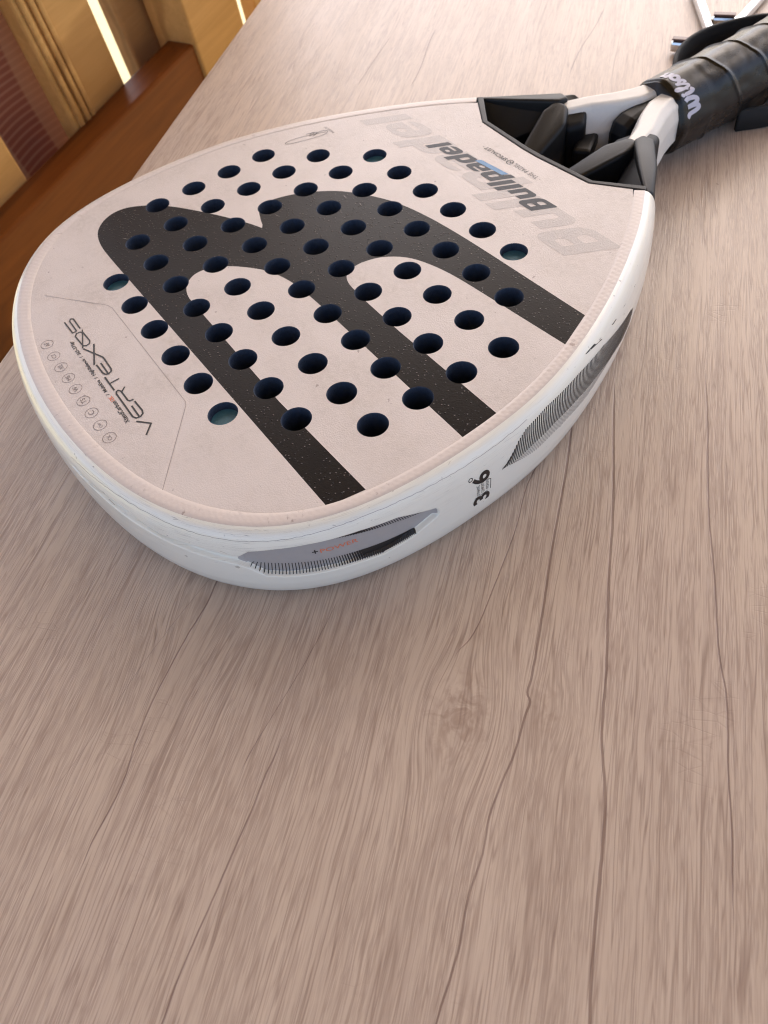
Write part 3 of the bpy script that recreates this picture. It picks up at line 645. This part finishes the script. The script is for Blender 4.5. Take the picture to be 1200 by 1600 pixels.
# ------------------------------------------------------------------ bridge, neck, grip, strap
def prism_obj(name, poly, zt, zb, mat, parent, bv=.0007):
    me = mesh(name, *prism(poly, zt, zb)); bevel(me, bv, 4, 18); me.polygons.foreach_set('use_smooth', [True] * len(me.polygons)); me.set_sharp_from_angle(angle=R_(28)); return obj(name, me, mat, parent)
brd = obj('bridge', fixn(mesh('bridge', *prism([(57.8, -66.8), (36.9, -53.8), (5, -51.8), (-5, -51.8), (-36.9, -53.8), (-57.8, -66.8), (-55.5, -69.3), (-36.2, -56.4), (-5, -54.6), (5, -54.6), (36.2, -56.4), (55.5, -69.3)], .25, -37.4))), M_plast, racket)
bevel(brd.data, .0006, 2, 25)
for sg in (1, -1):
    m = lambda L: [(sg * x, y) for x, y in L] if sg > 0 else [(sg * x, y) for x, y in L][::-1]
    z_ = lambda L: L if sg > 0 else L[::-1]
    prism_obj('bridge_arm', m([(58.3, -66.6), (60.2, -69.6), (46, -86), (31.0, -99.5), (24.5, -98), (24.8, -92), (40, -79.5), (54.6, -68.2)]), z_([-.1, -2.2, -1.8, -.6, -.4, .2, .2, .2]), z_([-37, -36, -36, -35, -35, -36, -36, -37]), M_plast, brd, .0024)
    prism_obj('bridge_strut', m([(28.5, -93), (28.0, -84.0), (16.4, -54.9), (6.5, -54.9), (13.0, -86), (21, -95)]), z_([-.3, -1.6, -12.5, -13.5, -4.0, -1.2]), z_([-36] * 6), M_plast, brd, .0026)
    # sleeve of rubber round the end of the white arm
    prism_obj('rubber_sleeve', m([(27.2, -88.5), (13.0, -86.5), (9.6, -96.2), (17.5, -103.8), (28.8, -106.2), (33.6, -97.0)]), z_([-1.4, -7.5, -8.5, -2.2, -2.4, -1.8]), z_([-36] * 6), M_rub, brd, .0030)
    prism_obj('bridge_clip', m([(55, -73), (57.2, -75.6), (37, -97.5), (33, -99), (33, -95), (50, -77)]), -20, -35.5, M_rub, brd, .0014)
    prism_obj('bridge_fillet', m([(55.6, -68.6), (30, -92), (26.5, -87), (40.5, -57.5)]), z_([-.5, -1.2, -11, -17]), -36, M_plast, brd, .0006)
# white forked neck: two arms meeting in a shaft
def arm(sg):
    path = [(26.0, -93.5, 6.2), (20.2, -106.6, 6.2), (13.0, -118.5, 7.0), (9.2, -127, 7.4), (7.2, -136, 6.8), (6.5, -152, 6.0)]
    rows = []
    for k, (x, y, h) in enumerate(path):
        a = path[max(0, k - 1)]; b = path[min(len(path) - 1, k + 1)]; t = Vector((b[0] - a[0], b[1] - a[1])).normalized(); n = Vector((-t.y, t.x))
        if n.x < 0: n = -n                                  # outward
        zb = (-34.5, -34, -32, -29, -28, -28)[k]; w_ = (3.2, 4.6, 3.6, 1.2, .4, .2)[k]; sec = [(-h - w_ * .6, zb), (-h - w_, -15.5), (-h - .2, -4.6), (-h + 1.2, -3.1), (.2 * h, -2.4), (.72 * h, -5.2), (h, -11.5), (h, -22), (.35 * h, zb)]
        rows.append([(sg * (x + n.x * o) * MM, (y + n.y * o) * MM, (z + 38) * MM) for o, z in sec])
    V, F = grid(rows, False, True, True); me = mesh('neck_arm', V, F); bevel(me, .0009, 3, 14); fixn(me)
    me.polygons.foreach_set('use_smooth', [False] * len(me.polygons)); return me
neck = obj('neck', arm(1), M_neck, racket); obj('neck_arm', arm(-1), M_neck, neck)
web = [(-128, -6.8), (-121, -7.0), (-114.5, -7.6), (-109.8, -10), (-108.0, -15), (-107.6, -22), (-107.6, -33)]
me = mesh('neck_web', *prism([(8, -140), (-8, -140), (-8.5, -112.5), (8.5, -112.5)], [-8, -8, -12.5, -12.5], -31)); obj('neck_web', fixn(me), M_neck, neck)
rows = []
for k, (y, z) in enumerate([(-139, -6.5)] + web):
    wd = [4.6, 4.6, 4.8, 5.0, 5.2, 5.2, 5.0, 4.6][k]
    rows.append([(a * wd * MM, (y + dy) * MM, (z + 38 + dz) * MM) for a, dy, dz in ((-1, -3, -3), (-1, .4, 0), (-.55, 1.1, .9), (.55, 1.1, .9), (1, .4, 0), (1, -3, -3))])
me = mesh('neck_inlay', *grid(rows, False, True, True)); fixn(me); bevel(me, .0005, 2, 20); inl = obj('neck_inlay', me, M_rub, neck)
V, F = text_mesh('ANTIVIBRA', 1, .02); xs = [v[0] for v in V]; ys = [v[1] for v in V]
def inl_pt(a, b):   # text running down the front of the inlay
    y = np.interp(a, [0, .3, 1], [-108.9, -107.3, -106.3]); z = np.interp(a, [0, 1], [-12.5, -28.0]); return ((-1.2 + b * 2.6) * MM, (y + .4) * MM, (z + 38) * MM)
obj('inlay_print', fixn(mesh('inlay_print', [inl_pt((x - min(xs)) / (max(xs) - min(xs)), 1 - (y - min(ys)) / (max(ys) - min(ys))) for x, y in V], F)), M_white_print, inl)
# small plastic tabs
obj('neck_tab', box_me('neck_tab', 0, 0, 0, .026, .009, .0075, .0018, Matrix.Translation((.0105, -.0985, .0190)) @ Matrix.Rotation(R_(-56), 4, 'Z')), M_plast, neck)

# grip: overlapping spiral wraps
GZ = 18.9
def grip_r(y, th):
    base = 18.6 + .2 * sm(-132, -150, y) + .6 * sm(-200, -260, y)
    oct_ = .35 * math.cos(4 * th * 2)
    pit = 23.0
    ph = ((-y - 150) / pit - 2 * th / (2 * math.pi)) % 1.0
    on = sm(-153, -158, y)
    ridge = on * (1.5 * (1 - sm(0, .16, ph)) * 1.0 + .9 * ph - .45)
    wr = .4 * noise.noise(Vector((math.cos(th) * 2.2, math.sin(th) * 2.2, y * .045))) + .25 * noise.noise(Vector((math.cos(th) * 5 + y * .1, math.sin(th) * 5, y * .16)))
    lip = -.9 * (1 - sm(-133.5, -135.2, y)) + .25 * sm(-134, -136, y) * (1 - sm(-137, -140, y))
    return (base + oct_ + ridge + wr * (.3 + .7 * on) + lip)
rows = []; NG, NT_ = 300, 96
for i in range(NG):
    y = -133.2 - i * (150 / (NG - 1)); rows.append([(grip_r(y, 2 * math.pi * k / NT_) * math.cos(2 * math.pi * k / NT_) * .92 * MM, y * MM, (GZ + grip_r(y, 2 * math.pi * k / NT_) * math.sin(2 * math.pi * k / NT_)) * MM) for k in range(NT_)])
mz = min(p[2] for r in rows for p in r)
rows = [[(x, y, z - min(0, mz) + .0002) for x, y, z in r] for r in rows]; GZ2 = GZ - min(0, mz) * 1000 + .2
me = mesh('grip', *grid(rows, False, True, True), True); fixn(me); grip = obj('grip', me, M_grip, racket)
def on_grip(a, y, off=.12):      # a = arc length mm round the grip measured from the top towards -x
    th = math.pi / 2 + a / 18.6
    r = grip_r(y, th % (2 * math.pi)) + off; return (r * math.cos(th) * .92 * MM, y * MM, (GZ2 + r * math.sin(th)) * MM)
# bold serif script word round the finishing tape; word runs from the -x side over the top
def stroke_word():
    S = []
    cm = lambda P, n=6: [tuple(p) for p in catmull(P, n)]
    # W i l s o n in a 30 x 8 box (x right, y up)
    S += [(cm([(0, 6.6), (.8, 7.2), (1.6, 6.6), (2.0, 3), (2.6, .9), (3.8, .9), (4.8, 2.6), (5.2, 6.8)]), 2.2), (cm([(5.2, 6.8), (5.4, 3), (6.0, .9), (7.2, .8), (8.4, 2.4), (8.9, 5.6), (8.2, 7.2)]), 2.2)]
    S += [(cm([(10.6, 4.6), (11.2, 4.9), (11.3, 2.2), (12.0, .6), (13.2, 1.4)]), 1.9), (ring(11.3, 6.9, .55, 10), 1.0, True)]
    S += [(cm([(13.4, 2.2), (15.4, 5.4), (15.6, 7.6), (14.6, 7.6), (14.3, 4.6), (14.6, 1.4), (15.6, .6), (16.6, 1.6)]), 1.6)]
    S += [(cm([(16.6, 1.2), (18.2, 4.8), (18.0, 4.4), (19.4, 2.4), (18.8, .7), (17.2, .7)]), 1.7)]
    S += [(ring(22.4, 2.7, 1.75, 18), 1.9, True)]
    S += [(cm([(25.0, 4.6), (25.6, 4.8), (25.7, .5)]), 1.9), (cm([(25.8, 3.2), (27.2, 4.8), (28.4, 4.4), (28.6, 1.6), (29.2, .6), (30.2, 1.2)]), 1.9)]
    return S
print_obj('grip_lettering', ribbon(stroke_word(), .12, lambda x, y, z: on_grip(24.5 - x * .97, -143.0 + x * .16 + (y - 3.6) * 1.1, z), .01), M_white_print, grip)
# wrist strap: a flat band standing on its edge, looping round behind and under the grip
path = catmull([(20, -176, 8), (25, -177, 9), (33, -182, 10.6), (41, -193, 11), (46, -207, 11), (46.5, -222, 11), (42, -238, 11), (34, -253, 11), (24, -266, 10), (14, -282, 9), (0, -294, 9), (-15, -284, 8), (-25, -262, 7), (-29, -235, 6.5), (-26, -212, 6), (-21, -196, 6), (-13, -182, 6)], 8)
rows = []
for i, p in enumerate(path):
    a = path[max(0, i - 1)]; b = path[min(len(path) - 1, i + 1)]; t = Vector((b.x - a.x, b.y - a.y)).normalized(); n = Vector((-t.y, t.x)); hh = p.z - .3
    rows.append([((p.x + n.x * o) * MM, (p.y + n.y * o) * MM, (p.z + h * hh) * MM) for o, h in ((-1.2, -.96), (-1.2, .9), (-.7, 1), (.7, 1), (1.2, .9), (1.2, -.96))])
me = mesh('wrist_strap', *grid(rows, False, True, True), True); fixn(me); obj('wrist_strap', me, M_strap, racket)

# ------------------------------------------------------------------ pixel -> world helper used to place what was measured in the photograph
def ray(px, py):
    c = Vector(((px - 600) / 1266.5, (py - 800) / 1266.5, 1)); return Vector(tuple(sum(RC[k][i] * c[k] for k in range(3)) for i in range(3)))
def at_z(px, py, z): d = ray(px, py); return CAM + d * ((z - CAM.z) / d.z)

# chrome trivet lying behind the grip: bars radiating from a hub under the strap
hub = Vector((.062, -.236, 0))
tr = thing('folding_trivet', 'shiny chrome star-shaped trivet bars lying on the table behind the grip', 'trivet', hub)
def bar(name, p, q, wd, ht, mat, z0=.0012, parent=tr):
    p, q = Vector((p[0], p[1])), Vector((q[0], q[1])); d = q - p; L = d.length
    me = box_me(name, L / 2, 0, ht / 2, L, wd, ht, min(wd, ht) * .28); o = obj(name, me, mat, parent)
    o.matrix_local = Matrix.Translation((p.x - hub.x, p.y - hub.y, z0)) @ Matrix.Rotation(math.atan2(d.y, d.x), 4, 'Z'); return o
bar('trivet_bar', (.0655, -.2485), (.1150, -.2880), .0052, .0060, M_chrome)
bar('trivet_bar', (.0590, -.2600), (.0790, -.3150), .0050, .0055, M_chrome)
b1 = bar('trivet_bar', (.0560, -.2320), (.0720, -.2230), .0055, .0060, M_chrome, .0012); 
o = bar('bar_cap', (.0565, -.2322), (.0717, -.2232), .0040, .0012, M_band, .0074); o.parent = tr
bar('trivet_bar', (.0640, -.2685), (.0755, -.2605), .0055, .0060, M_chrome)
o = bar('bar_cap', (.0645, -.2681), (.0750, -.2609), .0040, .0012, M_band, .0074)

# ------------------------------------------------------------------ wooden bench rail with upright pickets, left of the table
bd = Vector((.453, -.886, .094)).normalized(); pd = Vector((-.09, .143, .986)); pd = (pd - bd * pd.dot(bd)).normalized(); nd = bd.cross(pd).normalized()
if nd.dot(Vector((GV.x, GV.y, 0))) * (1 if V1 > edge_v + .1 else -1) > 0: nd = -nd           # away from the table
O0 = CAM + ray(0, 375) * .66                     # front top edge of the rail
def plane_hit(px, py, off):                      # (along rail, up) coordinates on the plane at distance off behind the rail front
    d = ray(px, py); k = ((O0 + nd * off) - CAM).dot(nd) / d.dot(nd); P = CAM + d * k - O0; return P.dot(bd), P.dot(pd)
MB = Matrix(((bd.x, nd.x, pd.x, O0.x), (bd.y, nd.y, pd.y, O0.y), (bd.z, nd.z, pd.z, O0.z), (0, 0, 0, 1)))
bn = thing('wooden_bench', 'red-brown stained bench rail with upright pine slats, left of the table', 'bench', O0)
def bpart(name, x0, x1, y0, y1, z0, z1, mat, bv=.002, parent=bn):
    me = box_me(name, (x0 + x1) / 2, (y0 + y1) / 2, (z0 + z1) / 2, abs(x1 - x0), abs(y1 - y0), abs(z1 - z0), bv); o = obj(name, me, mat, parent)
    o.matrix_local = Matrix.Translation(-O0) @ MB; return o
xe = plane_hit(301, 62, 0)[0]; RT = .032
bpart('rail', -.30, xe, 0, RT, -.19, 0, M_red, .003)
def picket(pxl, pyl, pxr, pyr, y0, th, mat, z0=-.20, z1=.45):
    a = plane_hit(pxl, pyl, y0)[0]; b = plane_hit(pxr, pyr, y0)[0]; return bpart('slat', a, b, y0, y0 + th, z0, z1, mat, .003), a, b
_, a0, b0 = picket(-60, 250, 33, 262, RT + .001, .02, M_pine)
_, a1, b1_ = picket(117, 197, 192, 122, RT + .001, .02, M_pine)
for q in (.004, .013, .020): bpart('moulding', a1 + q, a1 + q + .0055, RT - .0035, RT + .0015, -.20, .45, M_pine, .0022)
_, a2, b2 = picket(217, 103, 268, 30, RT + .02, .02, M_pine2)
bpart('post', plane_hit(304, 62, -.004)[0], plane_hit(372, 5, -.004)[0], -.004, .045, -.20, .45, M_pine)
bpart('slat', plane_hit(396, 0, RT)[0], plane_hit(396, 0, RT)[0] + .06, RT, RT + .02, -.20, .45, M_pine)
# checked cushion cloth hanging behind the slats
rows = []; x0c, x1c = a0 - .05, b1_ - .02
for i in range(40):
    x = x0c + (x1c - x0c) * i / 39; r_ = []
    for j in range(50):
        z = -.22 + .50 * j / 49; f = .006 * math.sin(z * 22 + x * 9) + .003 * math.sin(x * 60 + z * 14) + .008 * abs(math.sin(z * 11 - x * 16))
        p = MB @ Vector((x, RT + .046 + f, z)); r_.append(tuple(p - O0))
    rows.append(r_)
V, F = grid(rows); me = mesh('checked_cloth', V, F, True); ul = me.uv_layers.new(name='UVMap')
li = np.empty(len(me.loops), dtype=np.int32); me.loops.foreach_get('vertex_index', li)
ul.data.foreach_set('uv', np.c_[(li // 50) * (x1c - x0c) / 39, (li % 50) * .5 / 49].astype(np.float32).ravel())
def m_cloth():
    t = NT('checked_cloth'); uv = t.uv(); x = t.sep(uv); o = t.obj()
    st = t.math('SINE', t.math('MULTIPLY', x[1], 2 * math.pi / .0062)); c1 = t.ramp(st, [(.0, 0.0), (.9, 1.0)])
    big = t.math('SINE', t.math('MULTIPLY', x[0], 2 * math.pi / .085)); wide = t.ramp(t.math('ADD', t.math('MULTIPLY', big, .5), .5), [(.45, 0.0), (.55, 1.0)])
    c = t.mix(t.math('MULTIPLY', c1, .6), (.26, .10, .075), (.44, .24, .17)); c = t.mix(t.math('MULTIPLY', wide, .55), c, (.50, .31, .20))
    return t.out(c, .85, .2, None, t.bump(t.noise(o, 900, 2), .4, .0006))
cl = obj('checked_cloth', me, m_cloth()); cl.location = O0; cl['label'] = 'dull pink striped cloth cushion hanging behind the pine slats'; cl['category'] = 'cloth'
